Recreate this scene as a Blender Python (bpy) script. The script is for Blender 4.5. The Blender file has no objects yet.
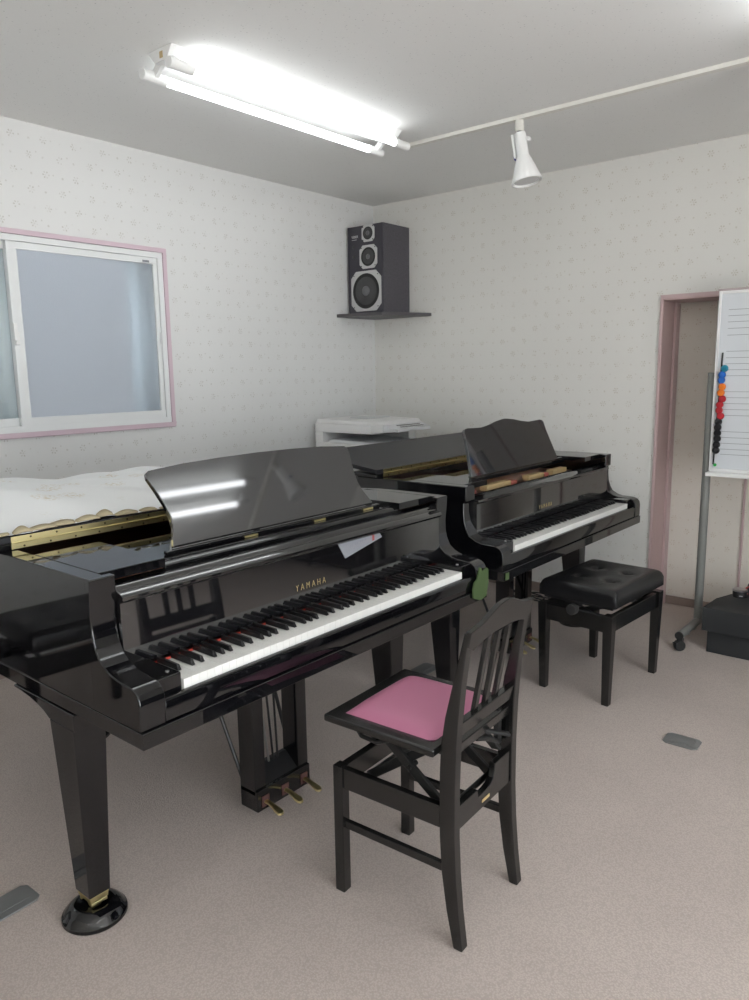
import bpy, bmesh, math, random
from mathutils import Vector, Matrix
random.seed(7)
PI = math.pi
scene = bpy.context.scene
C = scene.collection

# ------------------------------------------------------------------ helpers
def weight_bevel(me,mod,x0):
    # bevel only the sharp edges that do not lie in the plane x = x0 (where two parts meet flush)
    mod.limit_method='WEIGHT'
    bm=bmesh.new(); bm.from_mesh(me); bm.edges.ensure_lookup_table()
    lay=bm.edges.layers.float.get('bevel_weight_edge') or bm.edges.layers.float.new('bevel_weight_edge')
    for e in bm.edges:
        if len(e.link_faces)==2 and e.calc_face_angle(0)>math.radians(40) and not all(abs(v.co.x-x0)<1e-4 for v in e.verts): e[lay]=1.0
    bm.to_mesh(me); bm.free()
class MB:
    """collects geometry for ONE mesh object; off is subtracted from every vertex"""
    def __init__(self, off=(0, 0, 0)):
        self.bm = bmesh.new(); self.off = Vector(off)
    def v(self, co): return self.bm.verts.new(Vector(co) - self.off)
    def face(self, pts): 
        try: return self.bm.faces.new(pts)
        except ValueError: return None
    def hexa(self, p):  # 8 points: bottom 4 ccw, top 4 ccw
        q = [self.v(c) for c in p]
        for f in ((3,2,1,0),(4,5,6,7),(0,1,5,4),(1,2,6,5),(2,3,7,6),(3,0,4,7)): self.face([q[i] for i in f])
        return self
    def box(self, x0, x1, y0, y1, z0, z1):
        return self.hexa([(x0,y0,z0),(x1,y0,z0),(x1,y1,z0),(x0,y1,z0),(x0,y0,z1),(x1,y0,z1),(x1,y1,z1),(x0,y1,z1)])
    def frustum(self, c0, s0, c1, s1):  # two axis-aligned rects (x,y,z centre; sx,sy) joined
        def r(c, s): return [(c[0]-s[0]/2,c[1]-s[1]/2,c[2]),(c[0]+s[0]/2,c[1]-s[1]/2,c[2]),(c[0]+s[0]/2,c[1]+s[1]/2,c[2]),(c[0]-s[0]/2,c[1]+s[1]/2,c[2])]
        return self.hexa(r(c0,s0)+r(c1,s1))
    def prism(self, poly, fn, a, b):  # poly of 2d points, fn(p,t)->3d, extruded t=a..b
        A = [self.v(fn(p,a)) for p in poly]; B = [self.v(fn(p,b)) for p in poly]
        n = len(poly)
        self.face(A[::-1]); self.face(B)
        for i in range(n): self.face([A[i],A[(i+1)%n],B[(i+1)%n],B[i]])
        return self
    def xz(self, poly, y0, y1): return self.prism(poly, lambda p,t:(p[0],t,p[1]), y0, y1)
    def yz(self, poly, x0, x1): return self.prism(poly, lambda p,t:(t,p[0],p[1]), x0, x1)
    def xy(self, poly, z0, z1): return self.prism(poly, lambda p,t:(p[0],p[1],t), z0, z1)
    def bar(self, a, b, w, h, up=(0,0,1)):  # rectangular bar from a to b
        a=Vector(a); b=Vector(b); d=(b-a).normalized(); u=Vector(up)
        s=d.cross(u)
        if s.length<1e-4: s=d.cross(Vector((1,0,0)))
        s.normalize(); n=s.cross(d)
        def r(c): return [c-s*w/2-n*h/2, c+s*w/2-n*h/2, c+s*w/2+n*h/2, c-s*w/2+n*h/2]
        return self.hexa(r(a)+r(b))
    def tube(self, pts, r, n=12, cap=True):
        pts=[Vector(p) for p in pts]; rings=[]
        rr = r if isinstance(r,(list,tuple)) else [r]*len(pts)
        prev=None
        for i,p in enumerate(pts):
            d=((pts[min(i+1,len(pts)-1)]-pts[max(i-1,0)])).normalized()
            if prev is None:
                s=d.cross(Vector((0,0,1)))
                if s.length<1e-3: s=d.cross(Vector((1,0,0)))
            else: s=prev-d*prev.dot(d)
            s.normalize(); prev=s; t=d.cross(s)
            rings.append([self.v(p+(s*math.cos(2*PI*k/n)+t*math.sin(2*PI*k/n))*rr[i]) for k in range(n)])
        for a,b in zip(rings,rings[1:]):
            for k in range(n): self.face([a[k],b[k],b[(k+1)%n],a[(k+1)%n]])
        if cap:
            self.face(rings[0]); self.face(rings[-1][::-1])
        return self
    def lathe(self, prof, c=(0,0,0), axis=(0,0,1), n=32):  # prof: (r,h) list
        c=Vector(c); ax=Vector(axis).normalized()
        s=ax.cross(Vector((0,1,0)))
        if s.length<1e-3: s=ax.cross(Vector((1,0,0)))
        s.normalize(); t=ax.cross(s); rings=[]
        for r,h in prof:
            r=max(r,1e-5)
            rings.append([self.v(c+ax*h+(s*math.cos(2*PI*k/n)+t*math.sin(2*PI*k/n))*r) for k in range(n)])
        for a,b in zip(rings,rings[1:]):
            for k in range(n): self.face([a[k],a[(k+1)%n],b[(k+1)%n],b[k]])
        self.face(rings[0][::-1]); self.face(rings[-1])
        return self
    def build(self, name, m, parent=None, bevel=0, seg=2, smooth=False, loc=None, subsurf=0, angle=35, nobevel=None):
        bmesh.ops.remove_doubles(self.bm, verts=self.bm.verts, dist=1e-7)
        bmesh.ops.recalc_face_normals(self.bm, faces=self.bm.faces)
        me=bpy.data.meshes.new(name); self.bm.to_mesh(me); self.bm.free()
        me.materials.append(m)
        o=bpy.data.objects.new(name, me); C.objects.link(o)
        if parent is not None: o.parent=parent
        if loc is not None: o.location=loc
        if bevel:
            b=o.modifiers.new('bevel','BEVEL'); b.width=bevel; b.segments=seg; b.limit_method='ANGLE'; b.angle_limit=math.radians(40)
            b.harden_normals=True
        if nobevel is not None: weight_bevel(me,b,nobevel)
        if subsurf:
            s=o.modifiers.new('sub','SUBSURF'); s.levels=subsurf; s.render_levels=subsurf
        if smooth or bevel:
            for p in me.polygons: p.use_smooth=True
            try: me.set_sharp_from_angle(angle=math.radians(angle))
            except Exception: pass
        return o

def empty(name, loc, label=None, cat=None, group=None, rz=0):
    o=bpy.data.objects.new(name,None); C.objects.link(o); o.location=loc; o.rotation_euler=(0,0,rz)
    o.empty_display_size=.05
    if label: tag(o,label,cat,group)
    return o
def tag(o,label,cat,group=None):
    o['label']=label; o['category']=cat
    if group: o['group']=group
    return o
def struct(o): o['kind']='structure'; return o
def text_mesh(name, body, size, m, parent, M, depth=.0006, sx=1.0, space=1.0, align='CENTER', thin=0.0):
    cu=bpy.data.curves.new(name,'FONT'); cu.body=body; cu.size=size; cu.extrude=depth; cu.align_x=align; cu.align_y='CENTER'
    cu.space_character=space; cu.offset=thin
    t=bpy.data.objects.new(name,cu); C.objects.link(t)
    bpy.context.view_layer.update()
    dg=bpy.context.evaluated_depsgraph_get()
    me=bpy.data.meshes.new_from_object(t.evaluated_get(dg)); bpy.data.objects.remove(t)
    for v in me.vertices: v.co.x*=sx
    me.transform(M); me.materials.clear(); me.materials.append(m); me.name=name
    o=bpy.data.objects.new(name,me); C.objects.link(o); o.parent=parent
    return o
def frameM(origin, xa, ya):
    xa=Vector(xa).normalized(); ya=Vector(ya).normalized(); za=xa.cross(ya)
    return Matrix(((xa.x,ya.x,za.x,origin[0]),(xa.y,ya.y,za.y,origin[1]),(xa.z,ya.z,za.z,origin[2]),(0,0,0,1)))

# ------------------------------------------------------------------ materials
def mat(name, col, rough=.5, metal=0, spec=.5, coat=0, emit=None, estr=0, trans=0, ior=1.45, sheen=0):
    m=bpy.data.materials.new(name); m.use_nodes=True
    b=m.node_tree.nodes['Principled BSDF']
    b.inputs['Base Color'].default_value=(*col,1); b.inputs['Roughness'].default_value=rough
    b.inputs['Metallic'].default_value=metal; b.inputs['Specular IOR Level'].default_value=spec
    b.inputs['Coat Weight'].default_value=coat; b.inputs['Coat Roughness'].default_value=.03
    b.inputs['Transmission Weight'].default_value=trans; b.inputs['IOR'].default_value=ior
    b.inputs['Sheen Weight'].default_value=sheen
    if emit: b.inputs['Emission Color'].default_value=(*emit,1); b.inputs['Emission Strength'].default_value=estr
    return m
class N:
    def __init__(s,m): s.t=m.node_tree; s.b=s.t.nodes['Principled BSDF']
    def n(s,kind,**kw):
        x=s.t.nodes.new(kind)
        for k,v in kw.items(): setattr(x,k,v)
        return x
    def l(s,a,b): s.t.links.new(a,b)
    def math(s,op,a,b=None,c=None,clamp=False):
        x=s.t.nodes.new('ShaderNodeMath'); x.operation=op; x.use_clamp=clamp
        for i,q in enumerate((a,b,c)):
            if q is None: continue
            if isinstance(q,(int,float)): x.inputs[i].default_value=q
            else: s.l(q,x.inputs[i])
        return x.outputs[0]
    def noise(s,scale,detail=2,coord=None,rough=.5):
        x=s.t.nodes.new('ShaderNodeTexNoise'); x.inputs['Scale'].default_value=scale; x.inputs['Detail'].default_value=detail; x.inputs['Roughness'].default_value=rough
        if coord is None: coord=s.coord()
        s.l(coord,x.inputs['Vector']); return x.outputs['Fac']
    def coord(s):
        x=s.t.nodes.new('ShaderNodeTexCoord'); return x.outputs['Object']
    def mix(s,f,a,b):
        x=s.t.nodes.new('ShaderNodeMix'); x.data_type='RGBA'
        if isinstance(f,(int,float)): x.inputs[0].default_value=f
        else: s.l(f,x.inputs[0])
        for i,q in ((6,a),(7,b)):
            if isinstance(q,tuple): x.inputs[i].default_value=(*q,1)
            else: s.l(q,x.inputs[i])
        return x.outputs[2]
    def smooth(s,val,a,b):
        x=s.t.nodes.new('ShaderNodeMapRange'); x.interpolation_type='SMOOTHSTEP'
        s.l(val,x.inputs[0]); x.inputs[1].default_value=a; x.inputs[2].default_value=b
        return x.outputs[0]
    def bump(s,h,strength,dist=.002):
        x=s.t.nodes.new('ShaderNodeBump'); x.inputs['Strength'].default_value=strength; x.inputs['Distance'].default_value=dist
        s.l(h,x.inputs['Height']); s.l(x.outputs[0],s.b.inputs['Normal'])

def wallpaper(name, axis, base, flower):
    m=mat(name,base,.85,spec=.2); k=N(m); sep=k.n('ShaderNodeSeparateXYZ'); k.l(k.coord(),sep.inputs[0])
    u=sep.outputs[axis]; v=sep.outputs[2]; cell=.155
    pu=k.math('DIVIDE',u,cell); pv=k.math('DIVIDE',v,cell)
    def motif(ou,ov,seed):
        a=k.math('SUBTRACT',k.math('FRACT',k.math('ADD',pu,ou)),.5); b=k.math('SUBTRACT',k.math('FRACT',k.math('ADD',pv,ov)),.5)
        r=k.math('SQRT',k.math('ADD',k.math('MULTIPLY',a,a),k.math('MULTIPLY',b,b)))
        th=k.math('ARCTAN2',b,a)
        ring=k.math('SUBTRACT',1,k.smooth(k.math('ABSOLUTE',k.math('SUBTRACT',r,.082)),.018,.04))
        pet=k.smooth(k.math('COSINE',k.math('ADD',k.math('MULTIPLY',th,6),seed)),-.2,.5)
        inner=k.math('SUBTRACT',1,k.smooth(r,.02,.04))
        # a stray bud beside each sprig
        a2=k.math('SUBTRACT',a,.24); b2=k.math('SUBTRACT',b,.02+.1*seed)
        r2=k.math('SQRT',k.math('ADD',k.math('MULTIPLY',a2,a2),k.math('MULTIPLY',b2,b2)))
        bud=k.math('MULTIPLY',k.math('SUBTRACT',1,k.smooth(r2,.015,.035)),.7)
        return k.math('MAXIMUM',k.math('MAXIMUM',k.math('MULTIPLY',ring,pet),k.math('MULTIPLY',inner,.6)),bud)
    def bud(ou,ov):
        a=k.math('SUBTRACT',k.math('FRACT',k.math('ADD',pu,ou)),.5); b=k.math('SUBTRACT',k.math('FRACT',k.math('ADD',pv,ov)),.5)
        rr=k.math('SQRT',k.math('ADD',k.math('MULTIPLY',a,a),k.math('MULTIPLY',b,b)))
        return k.math('MULTIPLY',k.math('SUBTRACT',1,k.smooth(rr,.02,.05)),.75)
    f=k.math('MAXIMUM',k.math('MAXIMUM',motif(0,0,0),motif(.5,.5,1.0)),k.math('MAXIMUM',bud(.46,.03),bud(.05,.52)))
    br=k.smooth(k.noise(60,2),.35,.6)
    f=k.math('MULTIPLY',k.math('MULTIPLY',f,br),.5)
    big=k.mix(k.smooth(k.noise(1.3,2),.3,.7),tuple(c*.97 for c in base),base)
    k.l(k.mix(f,big,flower),k.b.inputs['Base Color'])
    k.bump(k.noise(380,2),.12,.001)
    return m
WALL=(.725,.718,.685)
M_wallL=wallpaper('wallpaper_left',1,(.715,.722,.715),(.36,.33,.28))
M_wallB=wallpaper('wallpaper_back',0,WALL,(.40,.34,.25))
M_panel=wallpaper('wallpaper_door',0,(.78,.735,.665),(.50,.38,.26))

M_ceil=mat('ceiling_board',(.80,.80,.785),.9,spec=.1); k=N(M_ceil)
vn=k.n('ShaderNodeTexVoronoi'); vn.inputs['Scale'].default_value=60; k.l(k.coord(),vn.inputs['Vector'])
dots=k.math('MULTIPLY',k.math('SUBTRACT',1,k.smooth(vn.outputs['Distance'],.10,.2)),k.smooth(k.noise(30,1),.40,.6))
k.l(k.mix(k.math('MULTIPLY',dots,.45),(.80,.80,.785),(.36,.36,.36)),k.b.inputs['Base Color'])

M_floor=mat('carpet',(.5,.44,.4),.95,spec=.1,sheen=.15); k=N(M_floor)
n1=k.noise(2.2,3); n2=k.noise(330,2); 
wv=k.n('ShaderNodeTexVoronoi'); wv.inputs['Scale'].default_value=190; k.l(k.coord(),wv.inputs['Vector'])
c1=k.mix(k.smooth(n1,.3,.7),(.50,.43,.39),(.55,.475,.43))
st=k.math('MULTIPLY',k.smooth(k.noise(5.5,4,rough=.7),.60,.74),.18)
c2=k.mix(st,c1,(.40,.32,.28))
c3=k.mix(k.math('MULTIPLY',k.smooth(n2,.4,.75),.28),c2,(.36,.31,.28))
c3=k.mix(k.math('MULTIPLY',k.smooth(wv.outputs['Distance'],.25,.75),.36),c3,(.30,.255,.23))
k.l(c3,k.b.inputs['Base Color'])
k.bump(k.math('ADD',n2,wv.outputs['Distance']),.35,.003)

M_black=mat('black_lacquer',(.004,.004,.005),.045,ior=1.62)
M_blackin=mat('black_satin',(.012,.012,.013),.35)
M_chair=mat('black_painted_wood',(.007,.007,.007),.2,ior=1.6)
M_lid=mat('lid_satin_black',(.02,.02,.023),.42,spec=.35)
M_brass=mat('brass',(.74,.64,.33),.36,metal=1)
M_brassd=mat('brass_screw',(.12,.09,.04),.4,metal=1)
M_gold=mat('gold_letters',(.75,.60,.30),.35,metal=.6)
M_white=mat('white_key',(.78,.78,.75),.22)
M_ebony=mat('black_key',(.010,.010,.011),.28)
M_red=mat('red_felt',(.55,.07,.05),.9)
M_redsoft=mat('faded_red_felt',(.45,.14,.11),.9)
M_tan=mat('maple_wood',(.50,.37,.19),.5)
M_copper=mat('copper',(.42,.18,.10),.35,metal=.8)
M_pink=mat('pink_vinyl',(.46,.165,.265),.45); k=N(M_pink); k.bump(k.noise(500,2),.08,.001)
M_leather=mat('black_vinyl',(.009,.009,.010),.27); k=N(M_leather); k.bump(k.noise(420,2),.1,.001)
M_steel=mat('steel',(.45,.45,.45),.3,metal=1)
M_darksteel=mat('dark_steel',(.018,.018,.018),.45,metal=.2)
M_grey=mat('grey_paint',(.20,.205,.195),.4)
M_plast=mat('white_plastic',(.80,.80,.79),.4)
M_plast2=mat('grey_white_plastic',(.68,.69,.70),.45)
M_tubew=mat('lamp_tube',(1,1,1),.4,emit=(.95,.98,1.0),estr=5.2)
M_lampw=mat('white_enamel',(.84,.85,.84),.35)
M_cream=mat('cream_enamel',(.74,.73,.68),.4)
M_speaker=mat('speaker_vinyl',(.075,.070,.082),.5); k=N(M_speaker); k.l(k.mix(k.smooth(k.noise(160,2),.3,.7),(.065,.062,.072),(.095,.09,.105)),k.b.inputs['Base Color'])
M_cone=mat('speaker_cone',(.06,.06,.062),.5)
M_cap=mat('dust_cap_grey',(.14,.14,.15),.35)
M_alu=mat('brushed_aluminium',(.62,.62,.62),.38,metal=.5)
M_shelf=mat('shelf_grey',(.10,.095,.10),.5)
M_pinkwood=mat('pink_painted_wood',(.56,.42,.42),.5)
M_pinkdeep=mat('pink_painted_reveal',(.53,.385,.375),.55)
M_pinkwin=mat('pink_window_casing',(.62,.49,.55),.5)
M_alwhite=mat('white_window_frame',(.76,.78,.78),.35)
M_board=mat('whiteboard_enamel',(.64,.67,.70),.15)
M_line=mat('grey_line',(.22,.24,.26),.5)
M_felt=mat('green_felt',(.055,.09,.032),.95); k=N(M_felt); k.bump(k.noise(200,3),.6,.004)
M_box=mat('black_textured_box',(.022,.024,.026),.6); k=N(M_box); k.bump(k.noise(260,2),.2,.002)
M_outlet=mat('outlet_metal',(.22,.225,.225),.45,metal=.4)
M_base=mat('brown_baseboard',(.30,.235,.21),.5)
M_paper=mat('paper',(.24,.25,.275),.7)
M_ink=mat('ink',(.22,.22,.26),.7)
M_inkred=mat('red_ink',(.30,.06,.06),.7)
M_cloth=mat('white_cotton',(.80,.82,.82),.9,sheen=.2); k=N(M_cloth)
vv=k.n('ShaderNodeTexVoronoi'); vv.inputs['Scale'].default_value=6.5; k.l(k.coord(),vv.inputs['Vector'])
spr=k.math('MULTIPLY',k.math('SUBTRACT',1,k.smooth(vv.outputs['Distance'],.22,.36)),k.smooth(k.noise(95,2),.5,.62))
k.l(k.mix(k.math('MULTIPLY',spr,.8),(.80,.82,.82),(.60,.52,.38)),k.b.inputs['Base Color'])
k.bump(k.noise(30,3),.15,.004)
M_lace=mat('beige_lace',(.44,.38,.25),.9)
M_cord=mat('black_cord',(.012,.012,.012),.5)
M_collar=mat('collar_felt',(.10,.045,.04),.8)
M_rubber=mat('black_rubber',(.018,.018,.018),.55)
M_frost=mat('frosted_glass',(.86,.90,.95),.45,trans=.85,ior=1.3); k=N(M_frost); k.bump(k.noise(190,2),.25,.003)
M_glass=mat('clear_glass',(.9,.96,.97),.02,trans=1,ior=1.1)
M_clear=bpy.data.materials.new('window_glass'); M_clear.use_nodes=True; nt=M_clear.node_tree
nt.nodes.remove(nt.nodes['Principled BSDF']); tr_=nt.nodes.new('ShaderNodeBsdfTransparent'); gl_=nt.nodes.new('ShaderNodeBsdfGlossy'); gl_.inputs['Roughness'].default_value=.02
mx_=nt.nodes.new('ShaderNodeMixShader'); mx_.inputs[0].default_value=.06; nt.links.new(tr_.outputs[0],mx_.inputs[1]); nt.links.new(gl_.outputs[0],mx_.inputs[2]); nt.links.new(mx_.outputs[0],nt.nodes['Material Output'].inputs[0])
M_curtain=mat('light_blue_curtain',(.66,.75,.78),.85)
M_outwall=mat('outside_grey_wall',(.31,.32,.335),.9)
M_wood=mat('dark_bookcase_wood',(.03,.022,.018),.4)
M_plainwall=mat('plain_wall',WALL,.85)

# ------------------------------------------------------------------ room
YW=4.39; XL=-3.637; ZC=2.622; XR=1.9; YF=-1.9
wy0,wy1,wz0,wz1 = .35,2.586,1.159,2.132      # window opening (outer casing)
struct(MB().box(XL-.2,XR+.2,YF-.2,YW+.6,-.1,0).build('floor',M_floor))
struct(MB().box(XL-.2,XR+.2,YF-.2,YW+.6,ZC,ZC+.1).build('ceiling',M_ceil))
w=MB(); w.box(XL-.15,XL,YF-.2,wy0,0,ZC).box(XL-.15,XL,wy1,YW+.6,0,ZC).box(XL-.15,XL,wy0,wy1,0,wz0).box(XL-.15,XL,wy0,wy1,wz1,ZC)
struct(w.build('wall_left',M_wallL))
dx0,dx1,dz=-1.539,-.62,1.847               # door opening incl. casing
w=MB(); w.box(XL,dx0+.004,YW,YW+.26,0,ZC).box(dx1,XR+.2,YW,YW+.26,0,ZC).box(dx0+.004,dx1,YW,YW+.26,dz-.02,ZC)
struct(w.build('wall_back',M_wallB))
def wall_with_hole(name,ax,p0,p1,a0,a1,h0,h1,z0,z1):
    w=MB()
    def b(u0,u1,q0,q1): w.box(p0,p1,u0,u1,q0,q1) if ax=='x' else w.box(u0,u1,p0,p1,q0,q1)
    b(a0,h0,0,ZC); b(h1,a1,0,ZC); b(h0,h1,0,z0); b(h0,h1,z1,ZC)
    return struct(w.build(name,M_plainwall))
def plain_window(name,ax,p,h0,h1,z0,z1):
    o=struct(empty(name,(p,(h0+h1)/2,z0) if ax=='x' else ((h0+h1)/2,p,z0))); O=o.location.copy(); f=MB(O); g=MB(O)
    def b(m,t,u0,u1,q0,q1): m.box(p-t,p+t,u0,u1,q0,q1) if ax=='x' else m.box(u0,u1,p-t,p+t,q0,q1)
    hm=(h0+h1)/2
    for (u0,u1,q0,q1) in ((h0,h0+.05,z0,z1),(h1-.05,h1,z0,z1),(h0+.05,h1-.05,z0,z0+.05),(h0+.05,h1-.05,z1-.05,z1),(hm-.03,hm+.03,z0+.05,z1-.05)): b(f,.03,u0,u1,q0,q1)
    f.build('frame',M_alwhite,o)
    b(g,.002,h0+.05,hm-.03,z0+.05,z1-.05); g.build('pane',M_clear,o)
    g=MB(O); b(g,.002,hm+.03,h1-.05,z0+.05,z1-.05); g.build('pane',M_clear,o)
wall_with_hole('wall_right','x',XR,XR+.15,YF-.2,YW,-1.7,2.4,.25,2.35); plain_window('fill_window','x',XR+.07,-1.7,2.4,.25,2.35)  # unseen window added in this wall to let in fill daylight
struct(MB().box(XL,XR,YF-.15,YF,0,ZC).build('wall_front',M_plainwall))
struct(MB().box(XL,dx0,YW-.012,YW,0,.06).build('baseboard_back',M_base,bevel=.002))
struct(MB().box(XL,XL+.012,YF,YW-.012,0,.06).build('baseboard_left',M_base,bevel=.002))
# door: pink frame, recessed panel papered like the wall
d=struct(empty('door_1',(-1.1,YW+.25,0)))
O=(-1.1,YW+.25,0)
MB(O).box(-1.536,dx1,YW+.25,YW+.27,.0,dz).build('door_panel',M_panel,d)
MB(O).box(-1.536,dx1,YW+.238,YW+.25,0,.05).build('kick_board',M_base,d,bevel=.002)
MB(O).box(-1.103,-1.092,YW+.238,YW+.25,.05,1.8).build('stile_trim',M_pinkwood,d)
t=struct(empty('trim_1',(dx0,YW,0))); O=(dx0,YW,0)
MB(O).box(dx0,-1.5225,YW-.012,YW+.25,0,dz).build('jamb_post',M_pinkdeep,t,bevel=.003)
MB(O).box(dx0-.001,dx0+.012,YW-.014,YW-.011,0,dz+.002).build('casing_edge',M_pinkwood,t)
MB(O).box(-1.5225,-1.508,YW+.17,YW+.235,0,dz-.03).build('door_stop',M_pinkwood,t,bevel=.002)
MB(O).box(-1.5225,dx1,YW-.012,YW+.235,dz-.028,dz).build('lintel',M_pinkdeep,t,bevel=.003)
MB(O).box(-1.53,dx1,YW-.014,YW-.011,dz-.018,dz+.002).build('casing_edge',M_pinkwood,t)

# window in the left wall
wn=struct(empty('window_1',(XL,1.5,wz0))); O=(XL,1.5,wz0)
def ring(mb,x0,x1,y0,y1,z0,z1,t):
    mb.box(x0,x1,y0,y1,z1-t,z1).box(x0,x1,y0,y1,z0,z0+t).box(x0,x1,y0,y0+t,z0+t,z1-t).box(x0,x1,y1-t,y1,z0+t,z1-t); return mb
ring(MB(O),XL-.06,XL+.016,wy0,wy1,wz0,wz1,.024).build('casing',M_pinkwin,wn,bevel=.003)
ring(MB(O),XL-.07,XL+.008,wy0+.024,wy1-.024,wz0+.024,wz1-.024,.03).build('frame',M_alwhite,wn,bevel=.003)
ymid=1.712
def sash(y0,y1,x,glass,right):
    s=MB(O); z0,z1=wz0+.054,wz1-.054; a,b,c,e=.038,.034,.050,.026
    s.box(x-.018,x+.006,y0,y1,z1-b,z1).box(x-.018,x+.006,y0,y1,z0,z0+a)
    s.box(x-.018,x+.006,y0,y0+c,z0+a,z1-b).box(x-.018,x+.006,y1-e,y1,z0+a,z1-b)
    o=s.build('sash',M_alwhite,wn,bevel=.003)
    MB(O).box(x-.010,x-.004,y0+c,y1-e,z0+a,z1-b).build('pane',glass,o)
    return o
s1=sash(ymid,wy1-.056,XL-.005,M_frost,1)
s2=sash(wy0+.056,ymid+.035,XL-.035,M_clear,0)
lk=MB(O).box(XL-.005,XL+.02,ymid+.0,ymid+.02,1.60,1.66).box(XL+.012,XL+.03,ymid-.01,ymid+.008,1.62,1.70)
lk.build('sash_lock',M_plast,s1,bevel=.003)
MB(O).box(XL+.001,XL+.0025,wy1-.145,wy1-.105,wz1-.082,wz1-.071).build('maker_sticker',M_paper,s1)
MB(O).box(XL+.004,XL+.01,wy1-.066,wy1-.060,1.62,1.68).build('pull',M_plast2,s1)
# outside the window: curtain seen through the panes and a grey neighbouring wall
oc=MB((XL-.3,1.5,0))
N1=140; ys=[-.2+3.2*i/N1 for i in range(N1+1)]
def curtain(y0,y1,name,label):
    mb=MB((XL-.09,y0,wz0)); n=int((y1-y0)/.008); A=[];B=[]
    for i in range(n+1):
        y=y0+(y1-y0)*i/n; x=XL-.092+.012*math.sin(y*62)+.005*math.sin(y*23+1)
        A.append(mb.v((x,y,wz0-.02))); B.append(mb.v((x,y,wz1+.02)))
    for i in range(n): mb.face([A[i],A[i+1],B[i+1],B[i]])
    o=mb.build(name,M_curtain,smooth=True,loc=(XL-.09,y0,wz0)); 
    sm=o.modifiers.new('t','SOLIDIFY'); sm.thickness=.002
    tag(o,label,'curtain'); return o
curtain(.36,1.735,'window_curtain','pale blue curtain in folds behind the clear sliding pane of the window')
curtain(2.40,2.583,'window_curtain','narrow gathered strip of pale blue curtain behind edge of frosted pane')
struct(MB().box(XL-.62,XL-.58,-.8,3.8,0,3.2).build('wall_outside',M_outwall))

# ------------------------------------------------------------------ ceiling lights, track, spots
def ceiling_light(x,y0,y1,label,on=M_tubew):
    r=empty('ceiling_light',(x,(y0+y1)/2,ZC),label,'ceiling light','twin-tube fluorescent lights')
    O=(x,(y0+y1)/2,ZC)
    MB(O).xz([(x-.075,ZC+.001),(x+.075,ZC+.001),(x+.035,ZC-.045),(x-.035,ZC-.045)],y0,y1).build('body',M_lampw,r,bevel=.003)
    MB(O).box(x+.0,x+.018,y0-.002,y0+.001,ZC-.034,ZC-.012).build('maker_sticker',M_tan,r)
    for s in (-1,1):
        tx=x+s*.082; tz=ZC-.072
        MB(O).tube([(tx,y0+.075,tz),(tx,y1-.07,tz)],.0165,20).build('tube',on,r,smooth=True)
        for (a,b) in ((y0-.025,y0+.08),(y1-.075,y1+.03)):
            e=MB(O).tube([(tx,a,tz),(tx,b,tz)],.020,20)
            e.bar((x+s*.03,(a+b)/2,ZC-.035),(tx,(a+b)/2,tz),.03,.018,(0,1,0))
            e.build('tube_holder',M_lampw,r,bevel=.002)
    return r
ceiling_light(-2.49,1.80,3.15,'white twin-tube fluorescent light fixed to the ceiling nearer the window wall')
ceiling_light(-.60,1.66,3.15,'white twin-tube fluorescent light mirrored in the music desk of the front piano')
# unseen third fixture, added for more light on the camera side
ceiling_light(.55,.2,1.64,'unseen twin-tube fluorescent light added on the ceiling over the camera side')
TY=3.355
tr=MB((-.4,TY,ZC)).box(-2.585,1.6,TY-.017,TY+.017,ZC-.018,ZC).build('light_track',M_cream,bevel=.002,loc=(-.4,TY,ZC))
tag(tr,'slim cream lighting track running across the ceiling','lighting track')
def spot(x,label,tilt):
    z=ZC-.018
    r=empty('track_spotlight',(x,TY,z),label,'spotlight','spotlights on the ceiling track')
    O=(x,TY,z)
    MB(O).tube([(x,TY,z),(x,TY,z-.05)],.021,20).build('track_adapter',M_cream,r,bevel=.003)
    ax=Vector((.768*tilt+.07,.64*tilt-.10,-1)).normalized(); p=Vector((x,TY,z-.055))
    MB(O).tube([(x,TY,z-.045),p+ax*.012],.012,10).build('swivel',M_darksteel,r,smooth=True)
    bd=MB(O).lathe([(.0,.004),(.026,.004),(.028,.012),(.028,.108),(.032,.118),(.036,.125),(.070,.222),(.072,.231),(.066,.232),(.064,.224),(.064,.218),(.0,.218)],p,ax,36)
    sh=bd.build('lamp_housing',M_lampw,r,smooth=True)
    MB(O).lathe([(.0,.214),(.062,.218),(.058,.225),(.04,.2285),(.0,.23)],p,ax,30).build('reflector_bulb',mat('bulb_glass',(.55,.56,.56),.15,spec=.6),sh,smooth=True)
    s=ax.cross(Vector((0,1,0))).normalized(); t2=ax.cross(s)
    arm=MB(O); q=p-s*.034
    arm.bar(q+ax*.0,q+ax*.11,.012,.03,t2); arm.build('bracket',M_lampw,r,bevel=.002)
    kn=MB(O); kn.tube([p+s*.02+ax*.03-t2*.02,p+s*.02+ax*.03-t2*.045],.012,14); kn.build('lock_knob',M_lampw,r,bevel=.002)
    bl=MB(O); bl.tube([q+ax*.105-s*.006,q+ax*.105-s*.010],.011,16); bl.build('blue_label',mat('blue_mark',(.10,.12,.35),.5),r)
    return r
spot(-1.878,'cone-shaped white spotlight hanging from the ceiling track near the corner',.16)
spot(-.745,'cone-shaped white spotlight mirrored in the music desk of the front piano',.24)

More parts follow.
